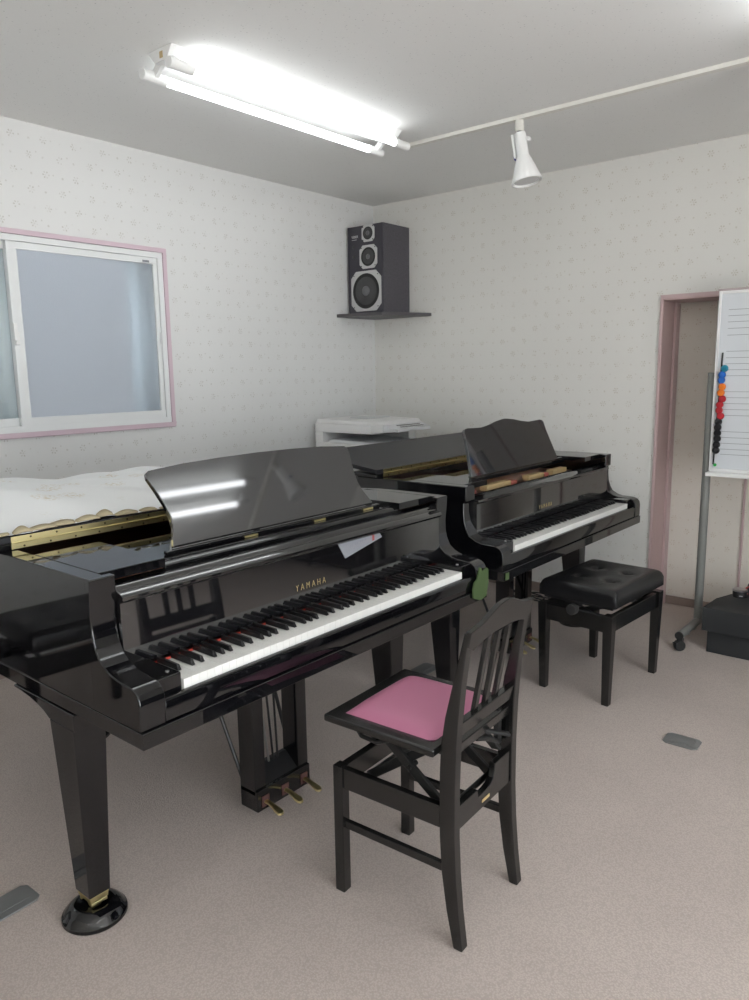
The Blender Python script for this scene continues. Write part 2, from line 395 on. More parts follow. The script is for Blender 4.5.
# ------------------------------------------------------------------ grand pianos
CY=1.636
ARM=[(-1.6445,.642),(-1.6445,.975),(-1.622,.975),(-1.625,.927),(-1.630,.880),(-1.629,.840),(-1.622,.810),(-1.607,.782),(-1.585,.765),(-1.560,.755),(-1.532,.749),(-1.505,.747),(-1.482,.745),(-1.466,.741),(-1.453,.732),(-1.446,.718),(-1.444,.700),(-1.447,.642)]
ARM2=[(-1.6445,.642),(-1.6445,.975),(-1.622,.975),(-1.622,.912),(-1.634,.905),(-1.633,.86),(-1.629,.825),(-1.618,.793),(-1.605,.770),(-1.575,.753),(-1.545,.745),(-1.50,.744),(-1.478,.742),(-1.460,.735),(-1.449,.722),(-1.445,.705),(-1.445,.642)]
def piano(root_loc, label, shift, second):
    O=Vector((-2.25,CY,0))            # piano-one world frame -> local
    r=empty('grand_piano',root_loc,label,'piano','black grand pianos side by side')
    yL,yR=CY-.749,CY+.749
    # rim: outline swept round, open top
    out=[(-1.645,yL),(-2.2,yL),(-2.70,yL+.005)]
    bend=[(-2.83,.91),(-2.92,.97),(-2.97,1.06),(-2.985,1.18),(-2.97,1.32),(-2.92,1.46),(-2.83,1.60),(-2.71,1.74),(-2.56,1.87),(-2.40,1.99),(-2.26,2.11),(-2.14,2.24),(-2.05,2.335),(-1.96,yR-.012),(-1.85,yR),(-1.645,yR)]
    out+=bend
    cen=Vector((-2.2,CY-.1))
    mb=MB(O); n=len(out)
    nor=[]
    for i in range(n):
        a=Vector(out[max(i-1,0)]); b=Vector(out[min(i+1,n-1)]); d=(b-a).normalized(); nor.append(Vector((-d.y,d.x)))
    if (Vector(out[5])-cen).dot(nor[5])>0: nor=[-q for q in nor]
    inn=[(Vector(p)+q*.05) for p,q in zip(out,nor)]
    rows=[[mb.v((p[0],p[1],z)) for p in out] for z in (.6415,.975)]+[[mb.v((p[0],p[1],z)) for p in inn] for z in (.975,.6415)]
    for a,b in zip(rows,rows[1:]+rows[:1]):
        for i in range(n-1): mb.face([a[i],a[i+1],b[i+1],b[i]])
    for e in (0,n-1): mb.face([rows[j][e] for j in range(4)])
    mb.build('rim',M_black,r,bevel=.004,angle=30,nobevel=-1.645+2.25)
    # soundboard / iron plate filling the case, seen as a dark interior
    mb=MB(O); mb.xy([(p.x,p.y) for p in inn],.6425,.69); mb.build('bottom_board',M_blackin,r)
    mb=MB(O); mb.xy([(-1.72,yL+.055),(-1.72,yR-.055)]+[(p.x,p.y) for p in reversed(inn[2:-2])],.86,.875); mb.build('iron_plate',M_copper,r)
    # arms
    prof=ARM2 if second else ARM
    for (a,b) in ((yL,yL+.07),(yR-.07,yR)):
        MB(O).xz(prof,a,b).build('arm',M_black,r,bevel=.004,seg=3,angle=25,nobevel=-1.6445+2.25)
    # keybed
    MB(O).xy([(-1.441,yL),(-1.441,yR)]+[p for p in reversed(out)],.600,.641).build('keybed',M_black,r,bevel=.003,angle=30)
    # keyslip with rounded top
    ks=[(-1.470,.6425),(-1.450,.6425),(-1.448,.690),(-1.452,.698),(-1.458,.701),(-1.466,.700),(-1.470,.695)]
    MB(O).xz(ks,yL+.0705,yR-.0705).build('keyslip',M_black,r,bevel=.002)
    k0,k1=CY-.6125,CY+.6125
    for (a,b) in ((yL+.0705,k0-.001),(k1+.001,yR-.0705)):
        kb=MB(O).box(-1.61,-1.472,a,b,.6425,.742).build('key_block',M_black,r,bevel=.003)
        yy=b-.02 if b<CY else a+.02
        MB(O).lathe([(0,0),(.005,0),(.005,.002),(0,.0025)],(-1.50,yy,.742),(0,0,1),12).build('screw',M_steel,kb)
    # keyboard: frame with red felt, keys as sub-parts
    kb=MB(O).box(-1.605,-1.475,k0,k1,.6425,.690).build('keyboard',M_blackin,r)
    MB(O).box(-1.6115,-1.607,k0,k1,.70,.7285).build('felt_strip',M_red,kb)
    wk=1.225/52
    wme=None; bme=None
    for i in range(52):
        y=k0+wk*i
        if wme is None:
            o=MB().box(-.080,.060,.0003,wk-.0003,-.030,.0).build('white_key',M_white,kb,bevel=.0007,seg=2); wme=o
        else:
            o=wme.copy(); C.objects.link(o); o.parent=kb
        o.location=Vector((-1.525,y,.724))-O
    pat='A#BC#D#EF#G#'
    i=0
    names='ABCDEFG'
    for i in range(51):
        nm=names[i%7]
        if nm in 'BE': continue
        y=k0+wk*(i+1)+{'A':.0025,'C':-.003,'D':.003,'F':-.0035,'G':0}[nm]
        if bme is None:
            q=MB(); hw=.0055
            q.hexa([(-.068,-hw,-.003),(.024,-hw,-.003),(.024,hw,-.003),(-.068,hw,-.003),(-.068,-.0047,.0125),(.016,-.0045,.011),(.016,.0045,.011),(-.068,.0047,.0125)])
            o=q.build('black_key',M_ebony,kb,bevel=.0016,seg=2); bme=o
        else:
            o=bme.copy(); C.objects.link(o); o.parent=kb
        o.location=Vector((-1.538,y,.7285))-O
    # fallboard with rolled top moulding
    if second:
        fp=[(-1.612,.7355),(-1.613,.893),(-1.604,.896),(-1.602,.903),(-1.607,.909),(-1.630,.911),(-1.643,.918),(-1.660,.920),(-1.680,.920),(-1.69,.90),(-1.69,.7355)]
    else:
        fp=[(-1.612,.7355),(-1.6135,.902),(-1.606,.904),(-1.600,.911),(-1.600,.919),(-1.612,.926),(-1.626,.929),(-1.632,.936),(-1.642,.941),(-1.656,.942),(-1.69,.942),(-1.69,.7355)]
    fb=MB(O).xz(fp,yL+.071,yR-.071).build('fallboard',M_fall,r,bevel=.0012)
    # maker's letters along the fallboard
    def fx(z): return fp[0][0]+(fp[1][0]-fp[0][0])*(z-fp[0][1])/(fp[1][1]-fp[0][1])
    ly=CY-(.056 if second else .020); lz=.797 if second else .799
    up=Vector((fp[1][0]-fp[0][0],0,fp[1][1]-fp[0][1]))
    text_mesh('lettering','YAMAHA',.030,M_gold,fb,frameM(Vector((fx(lz)+.0006,ly,lz))-O,(0,1,0),up),sx=.74,space=1.75,thin=-.0007)
    # shelves either side of the desk
    for (a,b) in ((yL+.0505,CY-.505),(CY+.505,yR-.0505)):
        MB(O).box(-1.99,-1.668,a,b,.950,.975).build('side_shelf',M_black,r,bevel=.002)
    # desk tray and rails
    xb=0.0 if not second else -.055
    MB(O).box(-1.97,-1.70+xb*1.6,CY-.50,CY+.50,.940,.962).build('desk_tray',M_black,r,bevel=.002)
    MB(O).box(-1.742+xb,-1.724+xb,CY-.46,CY+.46,.9625,.974).build('desk_rail',M_black,r,bevel=.003)
    if not second:
        MB(O).xz([(-1.70,.943),(-1.672,.943),(-1.672,.952),(-1.682,.958),(-1.70,.960)],CY-.503,CY+.503).build('front_moulding',M_black,r,bevel=.002)
        for yy in (1.45,1.75,2.0): MB(O).box(-1.7225,-1.718,yy,yy+.05,.9635,.9695).build('desk_hinge',M_brass,r)
    # music desk
    if second:
        ctr=CY-.071; base=(-1.752,.976); d=(-.07,.2)
        R=[(.426,0),(.413,.06),(.398,.12),(.388,.165),(.386,.19),(.385,.212),(.372,.222),(.350,.226),(.30,.224),(.23,.222),(.16,.230),(.09,.243),(.03,.25)]
        L=[(-x,z) for x,z in reversed(R)]
    else:
        ctr=CY+.018; base=(-1.752,.976); d=(-.12,.2)
        R=[(.436,.0),(.424,.03),(.412,.06),(.408,.09),(.412,.13),(.424,.18),(.434,.215),(.431,.232),(.42,.239),(.30,.249),(.15,.254)]
        L=[(-x,z) for x,z in reversed(R)]
    dl=math.hypot(*d); ux=d[0]/dl; uz=d[1]/dl; nx=uz; nz=-ux
    poly=R+([(0,.252)] if second else [(0,.256)])+L
    md=MB(O).prism(poly,lambda p,t:(base[0]+ux*p[1]-nx*t,ctr+p[0],base[1]+uz*p[1]-nz*t),0,.016).build('music_desk',M_desk2 if second else M_desk,r,bevel=.003,angle=25)
    MB(O).bar((base[0]+ux*.16-nx*.03,ctr,base[1]+uz*.16-nz*.03),(base[0]-.16,ctr,.965),.025,.008,(0,1,0)).build('desk_prop',M_blackin,r)
    # interior details seen where the front is open
    if second:
        for (a,b) in ((.985,1.07),(1.24,1.46),(1.64,1.80),(1.90,2.06)):
            MB(O).box(-1.775,-1.735,a,b,.90,.926).build('action_block',M_tan,r,bevel=.002)
        for (a,b) in ((1.10,1.15),(1.47,1.52),(1.81,1.85)):
            MB(O).box(-1.775,-1.735,a,b,.90,.920).build('action_felt',M_redsoft,r,bevel=.002)
    # lid: main lid plus the front flap folded back on top of it
    hx=-2.09
    lidout=[(hx,yL-.012),(-2.72,yL-.010),(-2.85,.895),(-2.95,.955),(-2.995,1.06),(-3.008,1.18),(-2.99,1.33),(-2.94,1.47),(-2.85,1.615),(-2.72,1.76),(-2.57,1.89),(-2.41,2.01),(-2.27,2.13),(-2.15,2.26),(hx,2.325)]
    ld=MB(O).xy(lidout,.976,.993).build('lid',M_black,r,bevel=.003,angle=25)
    rise=.055 if second else .008
    fl=MB(O); z0=.9945
    fl.hexa([(hx-.45,yL-.012,z0+rise),(hx,yL-.012,z0),(hx,yR+.012,z0),(hx-.45,yR+.012,z0+rise),(hx-.45,yL-.012,z0+rise+.019),(hx,yL-.012,z0+.019),(hx,yR+.012,z0+.019),(hx-.45,yR+.012,z0+rise+.019)])
    fl.build('lid_flap',M_lid,ld,bevel=.003)
    for (a,b) in ((yL+.03,yL+.06),(yR-.55,yR-.52)):   # rubber buttons the flap rests on
        MB(O).box(hx-.43,hx-.40,a,b,.993,z0+rise*.9).build('flap_buffer',M_rubber,ld)
    hg=MB(O).box(hx,hx+.003,yL+.035,yR-.035,.9775,1.0125)
    hg.tube([(hx+.003,yL+.035,.995),(hx+.003,yR-.035,.995)],.0028,8)
    sc=MB(O)
    for i in range(19):
        y=yL+.07+i*.077
        for z in (.983,1.006): sc.lathe([(0,0),(.003,0),(.003,.0012),(0,.0014)],(hx+.003,y+(.02 if z>1 else 0),z),(1,0,0),8)
    for f_ in sc.bm.faces: f_.material_index=1
    tmp=bpy.data.meshes.new('tmp'); sc.bm.to_mesh(tmp); sc.bm.free(); hg.bm.from_mesh(tmp); bpy.data.meshes.remove(tmp)
    hg=hg.build('piano_hinge',M_brass,ld); hg.data.materials.append(M_brassd)
    # legs with flared block, brass socket and castor
    def leg(x,y,side):
        lg=MB(O)
        w0,w1=.067,.112
        yb=y+side*0
        lg.hexa([(x-.036,yb-.031,.076),(x+.036,yb-.031,.076),(x+.036,yb+.031,.076),(x-.036,yb+.031,.076),
                 (x-.095,yb-.031,.555),(x+.030,yb-.031,.555),(x+.030,yb+.060,.555),(x-.095,yb+.060,.555)])
        lo=lg.build('leg',M_black,r,bevel=.003)
        br=MB(O)
        br.xz([(x+.034,.553),(x+.034,.5995),(x-.29,.5995),(x-.29,.592),(x-.25,.590),(x-.20,.585),(x-.16,.577),(x-.125,.567),(x-.098,.553)],yb-.031,yb+.062)
        br.build('leg_block',M_black,lo,bevel=.003)
        MB(O).frustum((x,y,.056),(.062,.050),(x,y,.0759),(.066,.056)).box(x-.03,x-.022,y-.024,y+.024,.046,.056).box(x+.022,x+.03,y-.024,y+.024,.046,.056).build('brass_socket',M_brass,lo,bevel=.002)
        ca=MB(O); ca.tube([(x,y-.011,.046),(x,y+.011,.046)],.022,18)
        ca.build('caster',M_brass,lo,bevel=.002)
    lx=.05 if second else 0
    leg(-1.78+lx,yL+.026,0)
    leg(-1.79+lx,CY+.588,0)
    tl=MB(O); tl.frustum((-2.75,1.45,.088),(.07,.07),(-2.75,1.45,.60),(.11,.11)); tlo=tl.build('leg',M_black,r,bevel=.003)
    ca=MB(O); ca.tube([(-2.75,1.439,.046),(-2.75,1.461,.046)],.022,18); ca.bar((-2.75,1.45,.05),(-2.75,1.45,.09),.03,.03,(0,1,0)); ca.build('caster',M_brass,tlo,bevel=.002)
    # pedal lyre
    ly0=CY-.173; ly1=CY+.067
    l=MB(O)
    for a,b in ((ly0,ly0+.046),(ly1-.046,ly1)): l.box(-1.815,-1.74,a,b,.10,.60)
    l.box(-1.815,-1.732,ly0,ly1,.045,.118)
    lo=l.build('pedal_lyre',M_black,r,bevel=.003)
    MB(O).xz([(-1.815,.119),(-1.745,.119),(-1.80,.165),(-1.815,.165)],ly0+.0465,ly1-.0465).build('lyre_ledge',M_blackin,lo)
    for j in range(3):
        y=ly0+.033+j*.088
        p=MB(O)
        pts=[(-1.732,y,.076),(-1.71,y,.074),(-1.69,y,.069),(-1.675,y,.064),(-1.660,y,.060),(-1.652,y,.058)]
        hw=[.008,.008,.0095,.013,.013,.006]; A=[]
        for (q,h) in zip(pts,hw):
            A.append([p.v((q[0],q[1]-h,q[2]-.004)),p.v((q[0],q[1]+h,q[2]-.004)),p.v((q[0],q[1]+h*.9,q[2]+.004)),p.v((q[0],q[1]-h*.9,q[2]+.004))])
        for a,b in zip(A,A[1:]):
            for kk in range(4): p.face([a[kk],a[(kk+1)%4],b[(kk+1)%4],b[kk]])
        p.face(A[0]); p.face(A[-1])
        p.build('pedal',M_brass,lo,bevel=.002,seg=2)
        MB(O).box(-1.7319,-1.728,y-.015,y+.015,.058,.095).build('pedal_collar',M_collar,lo)
    for j,yy in enumerate((CY-.075,CY-.055,CY-.035)):
        MB(O).tube([(-1.795,yy+.012,.16),(-1.80,yy-.04+.02*j,.60)],.004,8).build('pedal_rod',M_steel if j==0 else M_darksteel,lo,smooth=True)
    MB(O).tube([(-2.02,ly0-.01,.60),(-1.81,ly0+.012,.12)],.0065,10).build('lyre_brace',M_blackin,r,smooth=True)
    MB(O).tube([(-2.02,ly1+.03,.60),(-1.81,ly1-.012,.12)],.0065,10).build('lyre_brace',M_darksteel,r,smooth=True)
    return r
M_desk=mat('music_desk_lacquer',(.02,.02,.022),.05,ior=2.1)
M_desk2=M_desk
M_fall=mat('fallboard_lacquer',(.006,.006,.007),.04,ior=2.1)
R1=Vector((-2.25,CY,0)); SH=Vector((-.055,1.713,0))
P1=piano(R1,'glossy black grand piano in front, white cloth over its folded lid',0,False)
P2=piano(R1+SH,'glossy black grand piano behind, with scroll-topped music desk, near the door',0,True)
# caster cups
def cup(x,y,label):
    o=MB().lathe([(.0,.0),(.083,.0),(.086,.004),(.085,.012),(.079,.017),(.074,.026),(.062,.036),(.050,.042),(.045,.042),(.043,.036),(.038,.0235),(0,.0235)],(0,0,0),(0,0,1),48).build('caster_cup',M_black,smooth=True,loc=(x,y,0))
    return tag(o,label,'caster cup','caster cups under the piano legs')
cup(-1.78,CY-.749+.026,'round black caster cup under the left front leg of the front piano')
cup(-1.79,CY+.588,'round black caster cup under the right front leg of the front piano')
cup(-1.73+SH.x,CY-.749+.026+SH.y,'round black caster cup under the rear piano leg behind the pink chair')
cup(-1.74+SH.x,CY+.588+SH.y,'round black caster cup under the rear piano leg seen behind the tufted bench')
cup(-2.75,1.45,'round black caster cup under the tail leg of the front piano')
cup(-2.75+SH.x,1.45+SH.y,'round black caster cup under the tail leg of the rear piano')

# white cloth on the front piano
cl=empty('piano_cloth',(-2.4,1.4,1.02),'white embroidered cloth with scalloped beige edge over the front piano lid','cloth')
O=Vector((-2.4,1.4,1.02))
mb=MB(O); nx_,ny_=44,64; y0c,y1c=.80,2.30
def clz(x,y):
    t=(-2.11-x)
    z=1.0170+.022*min(t,.44)
    if t>.44: z-= (t-.44)*.02
    z+=.006*math.sin(y*9+x*5)*min(1,t*4)+.005*math.sin(y*23-x*11)*min(1,t*4)+.008*min(1,t*5)
    z+=.05*math.exp(-((y-1.05)/.35)**2)*min(1,t*3)+.006*min(1,t*6)
    if t<0: z=1.0165
    return z
def hem(y):  # scallops
    return -2.098-.012*math.sin(y*11+1)-.008*math.sin(y*37)
G=[]
for j in range(ny_+1):
    y=y0c+(y1c-y0c)*j/ny_; x0=hem(y); row=[]
    for i in range(nx_+1):
        x=x0+(-2.98-x0)*(i/nx_)
        z=clz(x,y)
        row.append(mb.v((x,y,z)))
    G.append(row)
for j in range(ny_):
    for i in range(nx_): mb.face([G[j][i],G[j+1][i],G[j+1][i+1],G[j][i+1]])
co=mb.build('cloth',M_cloth,cl,smooth=True,angle=80); s=co.modifiers.new('t','SOLIDIFY'); s.thickness=.003; s.offset=1
s=co.modifiers.new('s','SUBSURF'); s.levels=1; s.render_levels=1
lc=MB(O); y=y0c; rng=random.Random(3)
while y<y1c-.03:
    w_=.035+.06*rng.random(); x0=hem(y+w_/2); h_=.018+.02*rng.random(); lift=.002+.016*rng.random()**2
    n=8; up=[]; dn=[]
    for i in range(n+1):
        a=i/n; yy=y+w_*a; s_=math.sin(PI*a)
        up.append(lc.v((x0-.012,yy,clz(x0-.012,yy)+.005+lift*s_*.9))); dn.append(lc.v((x0+h_*s_*.55,yy+.012*s_,1.0165+.002+lift*s_*.35)))
    for i in range(n): lc.face([up[i],up[i+1],dn[i+1],dn[i]])
    y+=w_*(.8+.35*rng.random())
lo=lc.build('scalloped_edge',M_lace,cl,smooth=True,angle=80); s=lo.modifiers.new('t','SOLIDIFY'); s.thickness=.003; s.offset=1

# paper card on the front fallboard
pts=[(1.742,.905),(1.948,.913),(1.968,.888),(1.776,.850)]
def fbx(z): return -1.612+(-.0015)*(z-.7355)/(.1665)+.0012
pc=empty('paper_card',(fbx(.88),1.85,.88),'small white paper card tucked against fallboard of the front piano','card')
O=Vector((fbx(.88),1.85,.88))
mb=MB(O); mb.hexa([(fbx(z),y,z) for y,z in pts]+[(fbx(z)+.0012,y,z) for y,z in pts]); mb.build('sheet',M_paper,pc)
ik=MB(O)
for i in range(10):
    y=1.80+i*.0085; z=.886+.0011*i
    if i%3!=2: ik.box(fbx(z)+.0013,fbx(z)+.0018,y,y+.006,z-.004,z+.0045)
for i in range(8):
    y=1.815+i*.011; z=.874+.001*i*1.3
    ik.box(fbx(z)+.0013,fbx(z)+.0017,y,y+.008,z-.001,z+.001)
ik.build('writing',M_ink,pc)
ik=MB(O).box(fbx(.9)+.0013,fbx(.9)+.002,1.915,1.926,.884,.908); ik.build('red_mark',M_inkred,pc)

# green felt hanging on the end of the front piano's right arm
mb=MB((-1.436,2.33,.66))
gl=[(2.278,.622),(2.274,.655),(2.284,.680),(2.304,.690),(2.312,.712),(2.318,.732),(2.330,.728),(2.336,.712),(2.352,.716),(2.366,.722),(2.379,.714),(2.381,.655),(2.366,.612),(2.325,.604)]
mb.yz(gl,-1.4395,-1.432)
o=mb.build('hanging_felt',M_felt,bevel=.002,loc=(-1.436,2.33,.66)); tag(o,'green felt pad hanging at the right arm of the front piano','felt pad')
mb=MB((-1.49,2.607,.61)); mb.box(-1.494,-1.4905,2.612,2.640,.605,.635)
o=mb.build('hanging_felt',M_felt,bevel=.0015,loc=(-1.49,2.607,.61)); tag(o,'tiny green felt tab under the left arm of the rear piano','felt pad')

# ------------------------------------------------------------------ chair with pink seat
CH=Vector((-1.122,1.577,0))
ch=empty('piano_chair',CH,'black wooden piano chair with pink padded seat and slatted back','chair',rz=math.radians(2.9))
O=CH
for y in (1.425,1.735):   # rear posts: one curved piece each
    fr_=[(-.954,0),(-.975,.10),(-.989,.20),(-.995,.30),(-.996,.38),(-.995,.47),(-.992,.54),(-.980,.62),(-.966,.68),(-.947,.76),(-.927,.846)]
    bk=[(-.914,.846),(-.922,.80),(-.934,.715),(-.944,.61),(-.948,.55),(-.952,.43),(-.952,.30),(-.948,.20),(-.940,.10),(-.928,0)]
    MB(O).xz(fr_+bk,y-.015,y+.015).build('leg',M_chair,ch,bevel=.003)
for y in (1.425,1.750):
    MB(O).box(-1.341,-1.309,y-.016,y+.016,0,.383).build('leg',M_chair,ch,bevel=.003)
# side rails, front rail, back board with cut-out, stretchers
for y in (1.425,1.738):
    MB(O).box(-1.3085,-.9965,y-.010,y+.010,.318,.379).build('side_rail',M_chair,ch,bevel=.003)
    MB(O).box(-1.3085,-.991,y-.008,y+.008,.198,.221).build('stretcher',M_chair,ch,bevel=.003)
MB(O).box(-1.337,-1.314,1.4415,1.7335,.318,.379).build('front_rail',M_chair,ch,bevel=.003)
cut=[(1.4405,.313),(1.7195,.313),(1.7195,.408),(1.634,.408),(1.631,.388),(1.624,.370),(1.608,.360),(1.585,.355),(1.543,.355),(1.538,.377),(1.4405,.377)]
MB(O).yz(cut,-.976,-.957).build('back_board',M_chair,ch,bevel=.002)
MB(O).box(-.9568,-.9555,1.560,1.600,.329,.337).build('maker_plate',M_gold,ch)
# top rail (crest) with raised middle and three splats
cr=[(1.4405,.795),(1.48,.806),(1.53,.812),(1.577,.813),(1.624,.812),(1.674,.806),(1.7195,.795),(1.7495,.812),(1.7495,.850),(1.72,.853),(1.68,.860),(1.64,.876),(1.612,.886),(1.577,.890),(1.542,.886),(1.514,.876),(1.474,.860),(1.434,.853),(1.4105,.850),(1.4105,.812)]
def rake(z): return -.970+(z-.6)*.185
mb=MB(O); mb.prism(cr,lambda p,t:(rake(p[1])+t,p[0],p[1]),.0,.016); mb.build('crest_rail',M_chair,ch,bevel=.003)
for y in (1.522,1.577,1.632):
    MB(O).prism([(y-.010,.600),(y+.010,.600),(y+.010,.81),(y-.010,.81)],lambda p,t:(rake(p[1])+t,p[0],p[1]),.002,.014).build('splat',M_chair,ch,bevel=.002)
MB(O).prism([(1.4405,.562),(1.7195,.562),(1.7195,.603),(1.4405,.603)],lambda p,t:(rake(p[1])+t,p[0],p[1]),.0,.022).build('back_rail',M_chair,ch,bevel=.003)
MB(O).prism([(1.4405,.512),(1.7195,.512),(1.7195,.543),(1.4405,.543)],lambda p,t:(rake(p[1])+t,p[0],p[1]),.003,.023).build('back_rail',M_chair,ch,bevel=.003)
# seat board and pink cushion
seat=MB(O).xy([(-1.350,1.386),(-1.350,1.774),(-.998,1.774),(-.998,1.386)],.518,.539).build('seat_board',M_chair,ch,bevel=.006,seg=3)
mb=MB(O); nx2=18; ny2=18; ax0,ax1,ay0,ay1=-1.303,-1.020,1.424,1.730
G=[]
for i in range(nx2+1):
    row=[]
    for j in range(ny2+1):
        u=i/nx2*2-1; v=j/ny2*2-1
        z=.5395+.026*(max(0,1-abs(u)**5)**.6)*(max(0,1-abs(v)**5)**.6)
        row.append(mb.v((ax0+(ax1-ax0)*i/nx2,ay0+(ay1-ay0)*j/ny2,z)))
    G.append(row)
for i in range(nx2):
    for j in range(ny2): mb.face([G[i][j],G[i+1][j],G[i+1][j+1],G[i][j+1]])
mb.face([G[i][0] for i in range(nx2+1)]+[G[nx2][j] for j in range(1,ny2+1)]+[G[i][ny2] for i in range(nx2-1,-1,-1)]+[G[0][j] for j in range(ny2-1,0,-1)])
mb.build('seat_cushion',M_pink,ch,smooth=True,angle=80)
# scissor lift
for y in (1.465,1.690):
    MB(O).bar((-1.235,y,.512),(-1.0,y,.335),.012,.026,(0,0,1)).build('scissor_bar',M_darksteel,ch,bevel=.002)
    MB(O).bar((-1.265,y+.013,.345),(-1.03,y+.013,.514),.010,.026,(0,0,1)).build('scissor_bar',M_darksteel,ch,bevel=.002)
    MB(O).tube([(-1.118,y-.012,.424),(-1.118,y+.026,.424)],.007,10).build('pivot',M_darksteel,ch,smooth=True)
MB(O).bar((-1.24,1.467,.505),(-1.24,1.688,.505),.02,.014).build('cross_bar',M_darksteel,ch)
MB(O).tube([(-1.262,1.455,.350),(-1.262,1.70,.350)],.008,10).build('cross_bar',M_darksteel,ch,smooth=True)
MB(O).tube([(-1.005,1.455,.338),(-1.005,1.70,.338)],.008,10).build('cross_bar',M_darksteel,ch,smooth=True)
MB(O).tube([(-1.27,1.43,.505),(-1.25,1.425,.488),(-1.20,1.425,.484),(-1.16,1.43,.500),(-1.15,1.44,.515)],.006,10).build('height_lever',M_darksteel,ch,smooth=True)
# ratchet rack behind the seat with its lever
MB(O).box(-.992,-.978,1.686,1.708,.43,.556).build('ratchet_rack',M_darksteel,ch,bevel=.001)
MB(O).bar((-.985,1.60,.515),(-.965,1.655,.44),.012,.03,(1,0,0)).build('ratchet_arm',M_darksteel,ch,bevel=.003)
MB(O).tube([(-.975,1.56,.505),(-.965,1.60,.492),(-.96,1.64,.470),(-.97,1.66,.44)],.007,10).build('ratchet_lever',M_darksteel,ch,smooth=True)
MB(O).bar((-.975,1.585,.520),(-.92,1.64,.500),.018,.008).build('ratchet_tab',M_darksteel,ch,bevel=.002)

# ------------------------------------------------------------------ benches
def bench(loc,rz,label,group):
    r=empty('piano_bench',loc,label,'bench',group,rz)
    hx_,hy_=.158,.245
    for sx in (-1,1):
        for sy in (-1,1):
            x=sx*hx_; y=sy*hy_; mb=MB()
            mb.hexa([(x-.016-sx*.004,y-.016-sy*.004,0),(x+.016-sx*.004,y-.016-sy*.004,0),(x+.016-sx*.004,y+.016-sy*.004,0),(x-.016-sx*.004,y+.016-sy*.004,0),
                     (x-.022,y-.022,.41),(x+.022,y-.022,.41),(x+.022,y+.022,.41),(x-.022,y+.022,.41)])
            mb.build('leg',M_chair,r,bevel=.003)
    for sx in (-1,1): MB().box(sx*hx_-.011,sx*hx_+.011,-hy_+.0225,hy_-.0225,.330,.405).build('side_rail',M_chair,r,bevel=.003)
    for sy in (-1,1): MB().box(-hx_+.0225,hx_-.0225,sy*hy_-.011,sy*hy_+.011,.330,.405).build('end_rail',M_chair,r,bevel=.003)
    # tufted cushion as one closed surface
    nx3,ny3=44,60; ex,ey=.185,.247; mb=MB(); G=[]
    tuft=[(sx*.075,sy*.085) for sx in (-1,1) for sy in (-1,1)]
    for i in range(nx3+1):
        row=[]
        for j in range(ny3+1):
            u=i/nx3*2-1; v=j/ny3*2-1
            x=u*ex; y=v*ey
            e=(max(0,1-abs(u)**16)**.4)*(max(0,1-abs(v)**22)**.4)
            z=.482+.035*e
            for tx,ty in tuft:
                dd=math.hypot(x-tx,y-ty); z-=.013*math.exp(-(dd/.020)**2)*e+.007*math.exp(-(dd/.05)**2)*e
            row.append(mb.v((x,y,z)))
        G.append(row)
    for i in range(nx3):
        for j in range(ny3): mb.face([G[i][j],G[i+1][j],G[i+1][j+1],G[i][j+1]])
    bd=[G[i][0] for i in range(nx3+1)]+[G[nx3][j] for j in range(1,ny3+1)]+[G[i][ny3] for i in range(nx3-1,-1,-1)]+[G[0][j] for j in range(ny3-1,0,-1)]
    lw=[mb.v((v.co.x,v.co.y,.441)) for v in bd]
    for i in range(len(bd)): mb.face([bd[i],bd[(i+1)%len(bd)],lw[(i+1)%len(bd)],lw[i]])
    mb.face(lw)
    cu=mb.build('cushion',M_leather,r,smooth=True,angle=60)
    for tx,ty in tuft: MB().lathe([(0,0),(.008,0),(.007,.003),(0,.005)],(tx,ty,.497),(0,0,1),12).build('button',M_leather,cu,smooth=True)
    MB().box(-.165,.165,-.235,.235,.428,.4405).build('seat_base',M_blackin,r)
    for sy in (-1,1):
        MB().tube([(0,sy*.20,.424-.012),(0,sy*.262,.424-.012)],.006,8).tube([(0,sy*.262,.412),(0,sy*.293,.412)],.024,20).build('height_knob',M_rubber,r,bevel=.003)
    for y in (-.17,.17):
        MB().bar((-.12,y,.424),(.12,y,.345),.010,.02,(0,0,1)).build('scissor_bar',M_darksteel,r)
        MB().bar((-.12,y+.012,.345),(.12,y+.012,.424),.010,.02,(0,0,1)).build('scissor_bar',M_darksteel,r)
    return r
bench((-1.352,3.260,0),math.radians(-3.5),'black piano bench with tufted leather seat in front of the rear piano','black tufted benches')
bench((-2.85,.30,0),math.radians(4),'black tufted bench mirrored in the side of the front piano','black tufted benches')

# ------------------------------------------------------------------ corner shelf and speaker
zs=1.825
o=MB((-3.5,4.25,zs)).xy([(XL+.001,YW-.001),(XL+.001,3.975),(XL+.03,3.970),(-3.285,4.045),(-3.128,YW-.030),(-3.122,YW-.001)],zs,zs+.021).build('corner_shelf',M_shelf,bevel=.002,loc=(-3.5,4.25,zs))
tag(o,'dark grey triangular shelf fixed in the corner under the loudspeaker','shelf')
sx0,sx1,sy0,sy1=-3.612,-3.303,4.078,4.378; sz0=zs+.0212; sz1=2.432
SP=Vector((-3.48,4.25,sz0))
sp=empty('loudspeaker',SP,'dark grey three-way loudspeaker standing on the corner shelf','loudspeaker')
MB(SP).box(sx0,sx1,sy0+.012,sy1,sz0,sz1).build('cabinet',M_speaker,sp,bevel=.003)
MB(SP).box(sx0+.002,sx1-.002,sy0,sy0+.0118,sz0+.002,sz1-.002).build('baffle',mat('baffle_black',(.045,.042,.055),.45),sp,bevel=.002)
